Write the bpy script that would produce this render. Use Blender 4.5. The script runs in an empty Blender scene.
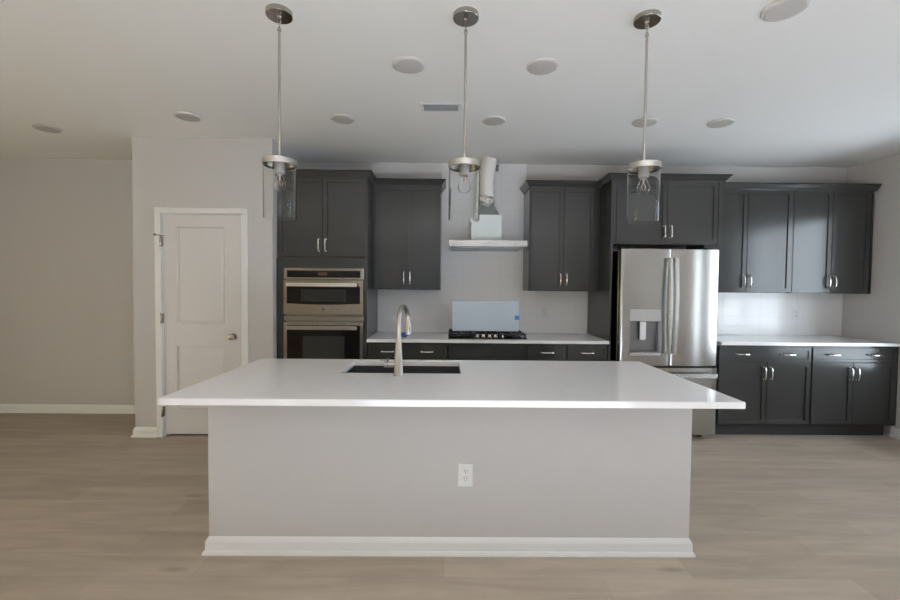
import bpy, bmesh, math, random
from mathutils import Vector, Matrix

random.seed(7)
S = bpy.context.scene
COL = S.collection
PI = math.pi

# ------------------------------------------------------------------ camera
CAM_H, PITCH, ROLL, YAW, FPX = 1.4077, 0.0305, 0.0092, 0.0085, 421.8
cam_d = bpy.data.cameras.new('camera')
cam_d.sensor_fit = 'HORIZONTAL'
cam_d.sensor_width = 36.0
cam_d.lens = FPX * 36.0 / 900.0
cam_d.clip_start = 0.05
cam = bpy.data.objects.new('camera', cam_d)
COL.objects.link(cam)
_F = Vector((math.sin(YAW) * math.cos(PITCH), math.cos(YAW) * math.cos(PITCH), -math.sin(PITCH)))
_R = Vector((math.cos(YAW), -math.sin(YAW), 0))
_U = _R.cross(_F)
_R2 = _R * math.cos(ROLL) + _U * math.sin(ROLL)
_U2 = _U * math.cos(ROLL) - _R * math.sin(ROLL)
m3 = Matrix((_R2, _U2, -_F)).transposed()
cam.matrix_world = Matrix.Translation((0, 0, CAM_H)) @ m3.to_4x4()
S.camera = cam

# ------------------------------------------------------------------ view, world, daylight, added lights
S.view_settings.view_transform = 'Standard'
S.view_settings.look = 'None'
S.view_settings.gamma = 1.0
S.view_settings.exposure = -0.24
S.view_settings.use_curve_mapping = False

world = bpy.data.worlds.new('world')
S.world = world
world.use_nodes = True
_bg = world.node_tree.nodes['Background']
_bg.inputs['Color'].default_value = (0.72, 0.84, 1.0, 1)
_bg.inputs['Strength'].default_value = 0.6

# room extents (metres; camera stands at x = 0, y = 0)
CEIL = 2.74
Y_BACK = 4.584      # tiled kitchen wall
Y_HALL = 4.598      # plain wall at the far left
Y_PANTRY = 3.881    # wall with the white door
X_RIGHT = 4.335
X_LEFT = -6.4
Y_REAR = -3.0
PW_L, PW_R = -2.862, -1.593   # pantry block

def area(name, loc, rot, sx, sy, power, color):
    d = bpy.data.lights.new(name, 'AREA')
    d.shape = 'RECTANGLE'
    d.size, d.size_y = sx, sy
    d.energy = power
    d.color = color
    o = bpy.data.objects.new(name, d)
    o.location = loc
    o.rotation_euler = rot
    COL.objects.link(o)
    return o

# openings: (axis wall, low edge, high edge, z low, z high)
REAR_WINS = [(-1.0, 2.3, 0.05, 2.15)]
RIGHT_WINS = [(0.85, 1.42, 0.03, 2.2), (2.30, 3.74, 0.55, 2.28)]
LEFT_WINS = [(-2.0, 1.5, 0.2, 1.7)]  # unseen opening added for the warm left light
TILT = math.radians(42)      # light from the bright ground outside comes in rising
DAY = (0.94, 0.97, 1.0)
REAR_P = [10]
RIGHT_P = 420
for (a, b, z0, z1), p in zip(REAR_WINS, REAR_P):
    area('daylight_rear', ((a + b) / 2, Y_REAR - 0.95, (z0 + z1) / 2 - 0.35), (PI / 2 + TILT, 0, 0), b - a + 0.8, z1 - z0, p, DAY)
area('daylight_right', (X_RIGHT + 1.5, 1.2, 1.35), (PI / 2, 0, PI / 2), 5.0, 2.5, RIGHT_P, (0.80, 0.91, 1.0))
for (a, b, z0, z1) in LEFT_WINS:
    area('warm_left_fill', (X_LEFT - 0.16, (a + b) / 2, (z0 + z1) / 2), (PI / 2, 0, -PI / 2), b - a, z1 - z0, 95, (1.0, 0.83, 0.42))  # added warm fill that yellows the left wall

sun_d = bpy.data.lights.new('ceiling_bounce_sun', 'SUN')
sun_d.energy = 250
sun_d.color = (0.64, 0.79, 1.0)
sun_d.angle = math.radians(1.0)
ceiling_bounce_sun = bpy.data.objects.new('ceiling_bounce_sun', sun_d)
ceiling_bounce_sun.rotation_euler = (math.radians(45), 0, 0)     # added sun through the rear windows; its floor bounce brightens the ceiling
COL.objects.link(ceiling_bounce_sun)

# ------------------------------------------------------------------ materials
def mat(name, col, rough=0.5, metal=0.0, spec=0.5, **kw):
    m = bpy.data.materials.new(name)
    m.use_nodes = True
    b = m.node_tree.nodes['Principled BSDF']
    b.inputs['Base Color'].default_value = (*col, 1)
    b.inputs['Roughness'].default_value = rough
    b.inputs['Metallic'].default_value = metal
    b.inputs['Specular IOR Level'].default_value = spec
    for k, v in kw.items():
        b.inputs[k.replace('_', ' ')].default_value = v
    return m

def nodes(m):
    return m.node_tree.nodes, m.node_tree.links, m.node_tree.nodes['Principled BSDF']

def add_noise_bump(m, scale, strength, dist=0.002, vec_scale=(1, 1, 1)):
    n, l, b = nodes(m)
    tc = n.new('ShaderNodeTexCoord'); mp = n.new('ShaderNodeMapping')
    mp.inputs['Scale'].default_value = vec_scale
    nz = n.new('ShaderNodeTexNoise'); nz.inputs['Scale'].default_value = scale
    nz.inputs['Detail'].default_value = 4
    bp = n.new('ShaderNodeBump'); bp.inputs['Strength'].default_value = strength
    bp.inputs['Distance'].default_value = dist
    l.new(tc.outputs['Object'], mp.inputs[0]); l.new(mp.outputs[0], nz.inputs['Vector'])
    l.new(nz.outputs['Fac'], bp.inputs['Height']); l.new(bp.outputs[0], b.inputs['Normal'])
    return nz

M = {}
M['wall'] = mat('wall_paint', (0.515, 0.494, 0.484), 0.6, spec=0.3)
add_noise_bump(M['wall'], 220, 0.06)
M['hall_wall'] = M['wall']
M['ceiling'] = mat('ceiling_paint', (0.89, 0.885, 0.88), 0.9, spec=0.1)
add_noise_bump(M['ceiling'], 160, 0.08)
M['trim'] = mat('white_trim_paint', (0.75, 0.75, 0.75), 0.35)
M['door'] = mat('white_door_paint', (0.635, 0.612, 0.612), 0.38)
M['cab'] = mat('charcoal_cabinet_paint', (0.0385, 0.0388, 0.0372), 0.2, spec=0.46)
add_noise_bump(M['cab'], 60, 0.02, 0.001, (1, 1, 0.2))
M['toe'] = mat('dark_toe_kick', (0.030, 0.030, 0.030), 0.6)
M['nickel'] = mat('brushed_nickel', (0.38, 0.35, 0.32), 0.2, 1.0)
M['faucet'] = mat('satin_faucet_nickel', (0.37, 0.345, 0.32), 0.32, 1.0)
M['ring'] = mat('ring_nickel', (0.50, 0.475, 0.445), 0.2, 1.0)
M['handle_steel'] = mat('cool_handle_steel', (0.66, 0.68, 0.70), 0.26, 1.0)
M['panel_steel'] = mat('satin_panel_steel', (0.47, 0.465, 0.455), 0.34, 1.0)
M['socket'] = mat('grey_socket_metal', (0.50, 0.49, 0.48), 0.4, 0.35)
M['vent_back'] = mat('vent_shadow_grey', (0.30, 0.31, 0.34), 0.8)
M['chrome'] = mat('polished_nickel', (0.82, 0.80, 0.77), 0.14, 1.0)
M['steel'] = mat('brushed_steel', (0.39, 0.38, 0.365), 0.22, 1.0)
add_noise_bump(M['steel'], 40, 0.015, 0.001, (1, 1, 40))
M['oven_steel'] = mat('room_tinted_oven_steel', (0.31, 0.28, 0.245), 0.24, 1.0)  # steel tinted with the warm dark reflection of the room
M['dark_steel'] = mat('dark_recess_steel', (0.22, 0.22, 0.23), 0.3, 1.0)
M['shaded_sink_steel'] = mat('shaded_sink_steel', (0.20, 0.20, 0.21), 0.34, 1.0)  # stainless steel with the shade of the bowl put into its colour
M['black_glass'] = mat('black_oven_glass', (0.008, 0.008, 0.009), 0.06, spec=0.25)
M['window_glass'] = mat('grey_oven_window', (0.034, 0.035, 0.035), 0.1, spec=0.25)
M['black'] = mat('black_plastic', (0.012, 0.012, 0.012), 0.5)
M['iron'] = mat('cast_iron', (0.015, 0.015, 0.015), 0.55)
M['white_plastic'] = mat('white_plastic', (0.78, 0.78, 0.78), 0.35)
M['slot'] = mat('outlet_slot', (0.06, 0.06, 0.06), 0.6)
M['lens'] = mat('frosted_lens', (0.47, 0.45, 0.435), 0.7)
M['disc_rim'] = mat('disc_light_rim', (0.53, 0.51, 0.49), 0.6)
M['paper'] = mat('white_film', (0.74, 0.80, 0.80), 0.4)
M['panel_film'] = mat('pale_blue_film', (0.62, 0.71, 0.82), 0.35)
M['tape'] = mat('blue_painters_tape', (0.03, 0.25, 0.58), 0.6)
M['blue'] = mat('blue_wrapper', (0.03, 0.12, 0.42), 0.4)
M['foil'] = mat('aluminium_foil', (0.80, 0.80, 0.79), 0.16, 1.0)
add_noise_bump(M['foil'], 45, 0.9, 0.02)
M['duct_metal'] = mat('galvanised_sheet', (0.42, 0.45, 0.44), 0.2, 1.0)
M['duct_white'] = mat('white_flexible_duct', (0.76, 0.75, 0.73), 0.45)
M['filament'] = mat('filament', (0.70, 0.52, 0.42), 0.4, 0.6)
M['display'] = mat('dim_display', (0.10, 0.045, 0.04), 0.2)
M['grout'] = mat('pale_grout', (0.78, 0.77, 0.76), 0.6)
M['tile'] = mat('glazed_white_tile', (0.86, 0.85, 0.85), 0.10, spec=0.32)
add_noise_bump(M['tile'], 7, 0.10, 0.01, (1, 1, 2.5))
M['glass'] = mat('clear_glass', (0.97, 0.98, 0.98), 0.0, spec=0.5, Transmission_Weight=1.0, IOR=1.22)
M['dark_void'] = mat('unlit_void', (0.02, 0.02, 0.02), 0.9)

# white quartz with very faint veins
q = mat('white_quartz', (0.80, 0.79, 0.79), 0.12, spec=0.5)
n, l, b = nodes(q)
tc = n.new('ShaderNodeTexCoord')
w1 = n.new('ShaderNodeTexNoise'); w1.inputs['Scale'].default_value = 2.2; w1.inputs['Detail'].default_value = 7
w1.inputs['Distortion'].default_value = 1.4
rp = n.new('ShaderNodeValToRGB')
rp.color_ramp.elements[0].position = 0.455; rp.color_ramp.elements[0].color = (0.94, 0.925, 0.935, 1)
rp.color_ramp.elements[1].position = 0.53; rp.color_ramp.elements[1].color = (0.94, 0.925, 0.935, 1)
e = rp.color_ramp.elements.new(0.492); e.color = (0.915, 0.90, 0.91, 1)
l.new(tc.outputs['Object'], w1.inputs['Vector']); l.new(w1.outputs['Fac'], rp.inputs[0])
l.new(rp.outputs[0], b.inputs['Base Color'])
M['quartz'] = q

# oak-look planks running left to right
fm = mat('oak_plank_floor', (0.4, 0.33, 0.26), 0.55, spec=0.4)
n, l, b = nodes(fm)
tc = n.new('ShaderNodeTexCoord')
br = n.new('ShaderNodeTexBrick')
br.offset = 0.37; br.offset_frequency = 2
br.inputs['Scale'].default_value = 1.0
br.inputs['Brick Width'].default_value = 1.22
br.inputs['Row Height'].default_value = 0.182
br.inputs['Mortar Size'].default_value = 0.0012
br.inputs['Mortar Smooth'].default_value = 0.3
br.inputs['Bias'].default_value = 0.0
br.inputs['Color1'].default_value = (0.455, 0.38, 0.308, 1)
br.inputs['Color2'].default_value = (0.39, 0.32, 0.252, 1)
br.inputs['Mortar'].default_value = (0.36, 0.29, 0.225, 1)
l.new(tc.outputs['Object'], br.inputs['Vector'])
mp = n.new('ShaderNodeMapping'); mp.inputs['Scale'].default_value = (0.7, 5.0, 1)
l.new(tc.outputs['Object'], mp.inputs[0])
gr = n.new('ShaderNodeTexNoise'); gr.inputs['Scale'].default_value = 2.4; gr.inputs['Detail'].default_value = 8
gr.inputs['Roughness'].default_value = 0.62; gr.inputs['Distortion'].default_value = 0.5
l.new(mp.outputs[0], gr.inputs['Vector'])
r1 = n.new('ShaderNodeValToRGB')
r1.color_ramp.elements[0].position = 0.3; r1.color_ramp.elements[0].color = (0.80, 0.79, 0.78, 1)
r1.color_ramp.elements[1].position = 0.68; r1.color_ramp.elements[1].color = (1.1, 1.1, 1.1, 1)
l.new(gr.outputs['Fac'], r1.inputs[0])
mx = n.new('ShaderNodeMix'); mx.data_type = 'RGBA'; mx.blend_type = 'MULTIPLY'
mx.inputs['Factor'].default_value = 0.85
l.new(br.outputs['Color'], mx.inputs['A']); l.new(r1.outputs[0], mx.inputs['B'])
mp2 = n.new('ShaderNodeMapping'); mp2.inputs['Scale'].default_value = (1.3, 5.0, 1)
l.new(tc.outputs['Object'], mp2.inputs[0])
kn = n.new('ShaderNodeTexVoronoi'); kn.inputs['Scale'].default_value = 0.9
l.new(mp2.outputs[0], kn.inputs['Vector'])
r2 = n.new('ShaderNodeValToRGB')
r2.color_ramp.elements[0].position = 0.02; r2.color_ramp.elements[0].color = (0.62, 0.58, 0.54, 1)
r2.color_ramp.elements[1].position = 0.11; r2.color_ramp.elements[1].color = (1, 1, 1, 1)
l.new(kn.outputs['Distance'], r2.inputs[0])
mx2 = n.new('ShaderNodeMix'); mx2.data_type = 'RGBA'; mx2.blend_type = 'MULTIPLY'
mx2.inputs['Factor'].default_value = 0.7
l.new(mx.outputs['Result'], mx2.inputs['A']); l.new(r2.outputs[0], mx2.inputs['B'])
l.new(mx2.outputs['Result'], b.inputs['Base Color'])
bp = n.new('ShaderNodeBump'); bp.inputs['Strength'].default_value = 0.12; bp.inputs['Distance'].default_value = 0.002
l.new(gr.outputs['Fac'], bp.inputs['Height']); l.new(bp.outputs[0], b.inputs['Normal'])
M['floor'] = fm

# ------------------------------------------------------------------ mesh helpers
class B:
    """collects shapes in world coordinates; build() links them as one mesh object"""
    def __init__(self):
        self.bm = bmesh.new()

    def _merge(self, other):
        me = bpy.data.meshes.new('tmp')
        other.to_mesh(me); other.free()
        self.bm.from_mesh(me)
        bpy.data.meshes.remove(me)

    def box(self, x0, x1, y0, y1, z0, z1, bev=0.0, seg=1):
        t = bmesh.new()
        bmesh.ops.create_cube(t, size=1)
        for v in t.verts:
            v.co = Vector(((x0 + x1) / 2 + v.co.x * (x1 - x0), (y0 + y1) / 2 + v.co.y * (y1 - y0), (z0 + z1) / 2 + v.co.z * (z1 - z0)))
        if bev > 0:
            bmesh.ops.bevel(t, geom=list(t.edges), offset=bev, segments=seg, affect='EDGES', profile=0.5, clamp_overlap=True)
        self._merge(t)
        return self

    def shaker(self, x0, x1, yf, z0, z1, th=0.02, frame=0.057, deep=0.010, bev=0.0015):
        """frame-and-panel front whose face looks towards -y at y = yf"""
        t = bmesh.new()
        bmesh.ops.create_cube(t, size=1)
        for v in t.verts:
            v.co = Vector(((x0 + x1) / 2 + v.co.x * (x1 - x0), yf + th / 2 + v.co.y * th, (z0 + z1) / 2 + v.co.z * (z1 - z0)))
        t.faces.ensure_lookup_table()
        bmesh.ops.bevel(t, geom=list(t.edges), offset=bev, segments=1, affect='EDGES', clamp_overlap=True)
        t.normal_update()
        f = max((f for f in t.faces if f.normal.y < -0.9), key=lambda f: f.calc_area())
        bmesh.ops.inset_region(t, faces=[f], thickness=frame - bev)
        bmesh.ops.inset_region(t, faces=[f], thickness=0.003)
        for v in f.verts:
            v.co.y += deep
        self._merge(t)
        return self

    def frame(self, x0, x1, y0, y1, z0, z1, w, bev=0.0):
        """four bars round a rectangular opening in the xz plane"""
        self.box(x0, x0 + w, y0, y1, z0, z1, bev); self.box(x1 - w, x1, y0, y1, z0, z1, bev)
        self.box(x0 + w, x1 - w, y0, y1, z1 - w, z1, bev); self.box(x0 + w, x1 - w, y0, y1, z0, z0 + w, bev)
        return self

    def lathe(self, prof, cx, cy, cz, axis='Z', seg=40, smooth=True):
        """prof: list of (radius, height) along the axis"""
        t = bmesh.new()
        rings = []
        for r, h in prof:
            ring = []
            if r <= 1e-6:
                ring = [t.verts.new((0, 0, h))]
            else:
                for i in range(seg):
                    a = 2 * PI * i / seg
                    ring.append(t.verts.new((r * math.cos(a), r * math.sin(a), h)))
            rings.append(ring)
        for p, s in zip(rings[:-1], rings[1:]):
            if len(p) == 1 and len(s) == 1:
                continue
            for i in range(seg):
                j = (i + 1) % seg
                if len(p) == 1:
                    f = t.faces.new((p[0], s[j], s[i]))
                elif len(s) == 1:
                    f = t.faces.new((p[i], p[j], s[0]))
                else:
                    f = t.faces.new((p[i], p[j], s[j], s[i]))
                f.smooth = smooth
        for ring, up in ((rings[0], False), (rings[-1], True)):
            if len(ring) > 2:
                t.faces.new(ring if up else ring[::-1])
        bmesh.ops.recalc_face_normals(t, faces=list(t.faces))
        if axis == 'X':
            bmesh.ops.rotate(t, verts=list(t.verts), cent=(0, 0, 0), matrix=Matrix.Rotation(PI / 2, 3, 'Y'))
        elif axis == 'Y':
            bmesh.ops.rotate(t, verts=list(t.verts), cent=(0, 0, 0), matrix=Matrix.Rotation(PI / 2, 3, 'X'))
        elif isinstance(axis, Matrix):
            bmesh.ops.rotate(t, verts=list(t.verts), cent=(0, 0, 0), matrix=axis)
        bmesh.ops.translate(t, verts=list(t.verts), vec=(cx, cy, cz))
        self._merge(t)
        return self

    def tube(self, pts, r, seg=12, caps=True, flat=None):
        """round tube along pts; r a number or a list; flat scales the second axis of the section"""
        pts = [Vector(p) for p in pts]
        rs = r if isinstance(r, (list, tuple)) else [r] * len(pts)
        t = bmesh.new()
        tang = []
        for i in range(len(pts)):
            a = pts[max(0, i - 1)]; c = pts[min(len(pts) - 1, i + 1)]
            tang.append((c - a).normalized())
        up = Vector((0, 0, 1)) if abs(tang[0].z) < 0.9 else Vector((1, 0, 0))
        nrm = tang[0].cross(up).normalized()
        rings = []
        for i, p in enumerate(pts):
            nrm = (nrm - tang[i] * nrm.dot(tang[i])).normalized()
            bi = tang[i].cross(nrm)
            k = flat if flat else 1.0
            rings.append([t.verts.new(p + nrm * rs[i] * math.cos(2 * PI * j / seg) + bi * rs[i] * k * math.sin(2 * PI * j / seg)) for j in range(seg)])
        for a, c in zip(rings[:-1], rings[1:]):
            for j in range(seg):
                f = t.faces.new((a[j], a[(j + 1) % seg], c[(j + 1) % seg], c[j])); f.smooth = True
        if caps:
            t.faces.new(rings[0][::-1]); t.faces.new(rings[-1])
        bmesh.ops.recalc_face_normals(t, faces=list(t.faces))
        self._merge(t)
        return self

    def prism(self, prof, path, closed_profile=True):
        """sweep a profile (out, z) along a plan path of (x, y); 'out' is to the right of travel, mitred"""
        t = bmesh.new()
        P = [Vector((p[0], p[1])) for p in path]
        rings = []
        for i, p in enumerate(P):
            d0 = (P[i] - P[i - 1]).normalized() if i > 0 else (P[1] - P[0]).normalized()
            d1 = (P[i + 1] - P[i]).normalized() if i < len(P) - 1 else d0
            n0 = Vector((d0.y, -d0.x)); n1 = Vector((d1.y, -d1.x))
            mdir = (n0 + n1)
            mdir = mdir / (1 + n0.dot(n1))
            rings.append([t.verts.new((p.x + mdir.x * o, p.y + mdir.y * o, z)) for o, z in prof])
        k = len(prof)
        for a, c in zip(rings[:-1], rings[1:]):
            for j in range(k):
                t.faces.new((a[j], a[(j + 1) % k], c[(j + 1) % k], c[j]))
        t.faces.new(rings[0][::-1]); t.faces.new(rings[-1])
        bmesh.ops.recalc_face_normals(t, faces=list(t.faces))
        self._merge(t)
        return self

    def poly(self, pts, vec):
        """extruded polygon: pts in 3-D, extruded along vec"""
        t = bmesh.new()
        vec = Vector(vec)
        a = [t.verts.new(p) for p in pts]; c = [t.verts.new(Vector(p) + vec) for p in pts]
        t.faces.new(a); t.faces.new(c[::-1])
        for i in range(len(a)):
            j = (i + 1) % len(a)
            t.faces.new((a[i], c[i], c[j], a[j]))
        bmesh.ops.recalc_face_normals(t, faces=list(t.faces))
        self._merge(t)
        return self

    def build(self, name, m, parent=None, root=None):
        me = bpy.data.meshes.new(name)
        r = root if root is not None else parent
        if r is not None:
            loc = r['_at'] if '_at' in r.keys() else r.location
            off = Vector(loc)
            bmesh.ops.translate(self.bm, verts=list(self.bm.verts), vec=-off)
        for e in self.bm.edges:
            if len(e.link_faces) == 2 and e.calc_face_angle(0) > 0.6: e.smooth = False
        self.bm.to_mesh(me); self.bm.free()
        me.materials.append(m)
        o = bpy.data.objects.new(name, me)
        COL.objects.link(o)
        if parent is not None:
            o.parent = parent
        return o

def tag(o, label, cat, group=None):
    o['label'] = label; o['category'] = cat
    if group: o['group'] = group
    return o

def thing(name, label, cat, loc, group=None):
    o = bpy.data.objects.new(name, None)
    o.empty_display_size = 0.1
    o.location = loc
    COL.objects.link(o)
    return tag(o, label, cat, group)

def struct(o):
    o['kind'] = 'structure'
    return o

def dup(root, loc, label, group=None):
    r = root.copy(); COL.objects.link(r); r.location = loc; r['label'] = label
    if group: r['group'] = group
    def kids(src, dst):
        for ch in list(src.children):
            c = ch.copy(); COL.objects.link(c); c.parent = dst
            kids(ch, c)
    kids(root, r)
    return r

# ------------------------------------------------------------------ room shell
T = 0.12
struct(B().box(X_LEFT - T, X_RIGHT + T, Y_REAR - T, Y_HALL + T, -0.1, 0.0).build('floor', M['floor']))
struct(B().box(X_LEFT - T, X_RIGHT + T, Y_REAR - T, Y_HALL + T, CEIL, CEIL + 0.1).build('ceiling', M['ceiling']))
struct(B().box(PW_R, X_RIGHT + T, Y_BACK, Y_HALL + T, 0, CEIL).build('wall_kitchen', M['wall']))
struct(B().box(X_LEFT - T, PW_L, Y_HALL, Y_HALL + T, 0, CEIL).build('wall_hall', M['hall_wall']))

# pantry wall with a door opening, its two returns
D_L, D_R, D_T = -2.600, -1.874, 2.056     # opening
w = B()
w.box(PW_L, D_L, Y_PANTRY, Y_PANTRY + T, 0, CEIL)
w.box(D_R, PW_R, Y_PANTRY, Y_PANTRY + T, 0, CEIL)
w.box(D_L, D_R, Y_PANTRY, Y_PANTRY + T, D_T, CEIL)
w.box(PW_L, PW_L + T, Y_PANTRY + T, Y_HALL + T, 0, CEIL)
w.box(PW_R - T, PW_R, Y_PANTRY + T, Y_HALL + T, 0, CEIL)
w.box(PW_L + T, PW_R - T, Y_HALL, Y_HALL + T, 0, CEIL)
struct(w.build('wall_pantry', M['wall']))

def wall_with_openings(fixed0, fixed1, axis, lo, hi, opens):
    """a wall along 'axis' between lo and hi, pierced by openings (a, b, z0, z1)"""
    w = B()
    def bx(a, b_, z0, z1):
        if b_ - a < 1e-4 or z1 - z0 < 1e-4: return
        if axis == 'x': w.box(a, b_, fixed0, fixed1, z0, z1)
        else: w.box(fixed0, fixed1, a, b_, z0, z1)
    cur = lo
    for a, b_, z0, z1 in sorted(opens):
        bx(cur, a, 0, CEIL); bx(a, b_, 0, z0); bx(a, b_, z1, CEIL); cur = b_
    bx(cur, hi, 0, CEIL)
    return w

struct(wall_with_openings(X_RIGHT, X_RIGHT + T, 'y', Y_REAR - T, Y_BACK, RIGHT_WINS).build('wall_right', M['wall']))
struct(wall_with_openings(X_LEFT - T, X_LEFT, 'y', Y_REAR - T, Y_HALL, LEFT_WINS).build('wall_left', M['wall']))
struct(wall_with_openings(Y_REAR - T, Y_REAR, 'x', X_LEFT, X_RIGHT, REAR_WINS).build('wall_rear', M['wall']))

# frames and glazing bars in the openings
wn = 0
def window_unit(axis, f0, f1, a, b_, z0, z1, cols, rows):
    global wn
    wn += 1
    w = B()
    def bx(p, q_, r, s, fa=f0, fb=f1):
        if axis == 'x': w.box(p, q_, fa, fb, r, s, 0.002)
        else: w.box(fa, fb, p, q_, r, s, 0.002)
    fw = 0.05
    bx(a, a + fw, z0, z1); bx(b_ - fw, b_, z0, z1)
    bx(a + fw, b_ - fw, z0, z0 + fw); bx(a + fw, b_ - fw, z1 - fw, z1)
    fm_, fn_ = f0 + (f1 - f0) * 0.35, f0 + (f1 - f0) * 0.65
    for i in range(1, cols):
        c = a + (b_ - a) * i / cols
        bx(c - 0.03, c + 0.03, z0 + fw, z1 - fw, fm_, fn_)
    for i in range(1, rows):
        c = z0 + (z1 - z0) * i / rows
        bx(a + fw, b_ - fw, c - 0.012, c + 0.012, fm_, fn_)
    struct(w.build('window_%d' % wn, M['trim']))
for a, b_, z0, z1 in REAR_WINS: window_unit('x', Y_REAR - 0.09, Y_REAR - 0.02, a, b_, z0, z1, 2, 2)
for a, b_, z0, z1 in RIGHT_WINS: window_unit('y', X_RIGHT + 0.02, X_RIGHT + 0.09, a, b_, z0, z1, 2, 1 if z0 > 0.3 else 1)
for a, b_, z0, z1 in LEFT_WINS: window_unit('y', X_LEFT - 0.09, X_LEFT - 0.02, a, b_, z0, z1, 2, 2)

# baseboards (profile: quarter-round shoe, flat, small cap)
BASE_PROF = [(0, 0), (0.026, 0), (0.026, 0.008), (0.021, 0.019), (0.014, 0.024), (0.014, 0.066), (0.010, 0.076), (0.004, 0.086), (0, 0.092)]
CAS_L, CAS_R = -2.657, -1.817      # outer edges of the door casing
def baseboard(name, path):
    return struct(B().prism(BASE_PROF, path).build(name, M['trim']))
baseboard('baseboard_hall', [(X_LEFT + 0.001, Y_HALL), (PW_L, Y_HALL), ])
baseboard('baseboard_pantry', [(PW_L, Y_HALL - 0.03), (PW_L, Y_PANTRY), (CAS_L, Y_PANTRY)])
baseboard('baseboard_return', [(CAS_R, Y_PANTRY), (PW_R, Y_PANTRY), (PW_R, 3.955)])
baseboard('baseboard_right', [(X_RIGHT, 4.02), (X_RIGHT, RIGHT_WINS[1][1] + 0.06)])
baseboard('baseboard_left', [(X_LEFT, Y_REAR + 0.05), (X_LEFT, Y_HALL - 0.03)])

# ------------------------------------------------------------------ pantry door
def panel_door(x0, x1, z0, z1, yf, th, cols, rows):
    """slab with raised panels: cols/rows give the cell edges, odd cells are panels"""
    t = bmesh.new()
    xs = [x0] + cols + [x1]; zs = [z0] + rows + [z1]
    vs = [[t.verts.new((x, yf, z)) for x in xs] for z in zs]
    pan = []
    for i in range(len(zs) - 1):
        for j in range(len(xs) - 1):
            f = t.faces.new((vs[i][j], vs[i][j + 1], vs[i + 1][j + 1], vs[i + 1][j]))
            if j == 1 and i % 2 == 1: pan.append(f)
    for f in pan:
        bmesh.ops.inset_region(t, faces=[f], thickness=0.016)
        for v in f.verts: v.co.y += 0.010
        bmesh.ops.inset_region(t, faces=[f], thickness=0.012)
        bmesh.ops.inset_region(t, faces=[f], thickness=0.022)
        for v in f.verts: v.co.y -= 0.007
    bnd = [e for e in t.edges if e.is_boundary]
    r = bmesh.ops.extrude_edge_only(t, edges=bnd)
    nv = [v for v in r['geom'] if isinstance(v, bmesh.types.BMVert)]
    for v in nv: v.co.y = yf + th
    bmesh.ops.contextual_create(t, geom=[e for e in t.edges if e.is_boundary])
    bmesh.ops.recalc_face_normals(t, faces=list(t.faces))
    return t

dr = bpy.data.objects.new('door_1', None); COL.objects.link(dr)
dr.location = (-2.237, Y_PANTRY, 0)
struct(dr); tag(dr, 'white two-panel pantry door with nickel knob in a white casing', 'door')
w = B(); w._merge(panel_door(-2.595, -1.879, 0.024, 2.049, Y_PANTRY + 0.012, 0.035, [-2.480, -2.036], [0.241, 0.846, 1.047, 1.939]))
w.build('slab', M['door'], dr)
w = B()
cw = 0.057
CAS = [(0, 0), (0.012, 0), (0.018, 0.012), (0.018, 0.045), (0.012, cw), (0, cw)]
for xa, xb in ((CAS_L, CAS_L + cw), (CAS_R - cw, CAS_R)):
    w.box(xa, xb, Y_PANTRY - 0.017, Y_PANTRY, 0, 2.056, 0.004)
w.box(CAS_L, CAS_R, Y_PANTRY - 0.017, Y_PANTRY, 2.056, 2.056 + cw - 0.006, 0.004)
w.build('casing', M['trim'], dr)
w = B()
w.box(D_L, D_L + 0.004, Y_PANTRY, Y_PANTRY + T, 0, D_T); w.box(D_R - 0.004, D_R, Y_PANTRY, Y_PANTRY + T, 0, D_T)
w.box(D_L + 0.004, D_R - 0.004, Y_PANTRY, Y_PANTRY + T, D_T - 0.005, D_T)
w.build('jamb', M['trim'], dr)
for z in (0.24, 1.10, 1.80):
    w = B()
    w.lathe([(0, -0.05), (0.004, -0.05), (0.007, -0.045), (0.007, 0.045), (0.004, 0.05), (0, 0.05)], -2.600, Y_PANTRY - 0.004 - 0.017, z, seg=14)
    w.box(-2.607, -2.592, Y_PANTRY - 0.019, Y_PANTRY + 0.011, z - 0.044, z + 0.044)
    w.build('hinge', M['nickel'], dr)
w = B()
w.tube([(-2.600, Y_PANTRY - 0.021, 1.853), (-2.605, Y_PANTRY - 0.03, 1.855), (-2.636, Y_PANTRY - 0.045, 1.857)], 0.004, 8)
w.lathe([(0, 0), (0.008, 0), (0.010, 0.004), (0.010, 0.014), (0, 0.016)], -2.640, Y_PANTRY - 0.047, 1.857, 'X', 12)
w.tube([(-2.600, Y_PANTRY - 0.021, 1.853), (-2.592, Y_PANTRY - 0.03, 1.851), (-2.568, Y_PANTRY - 0.004, 1.850)], 0.0035, 8)
w.build('door_stop', M['dark_steel'], dr)
w = B()
KX, KZ = -1.955, 0.935
w.lathe([(0, 0), (0.032, 0), (0.032, 0.004), (0.027, 0.009), (0.013, 0.011), (0.011, 0.030), (0.018, 0.037), (0.027, 0.046), (0.029, 0.056), (0.025, 0.066), (0.012, 0.071), (0, 0.072)], KX, Y_PANTRY + 0.012, KZ, 'Y', 32)
w.build('knob', M['nickel'], dr)

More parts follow.
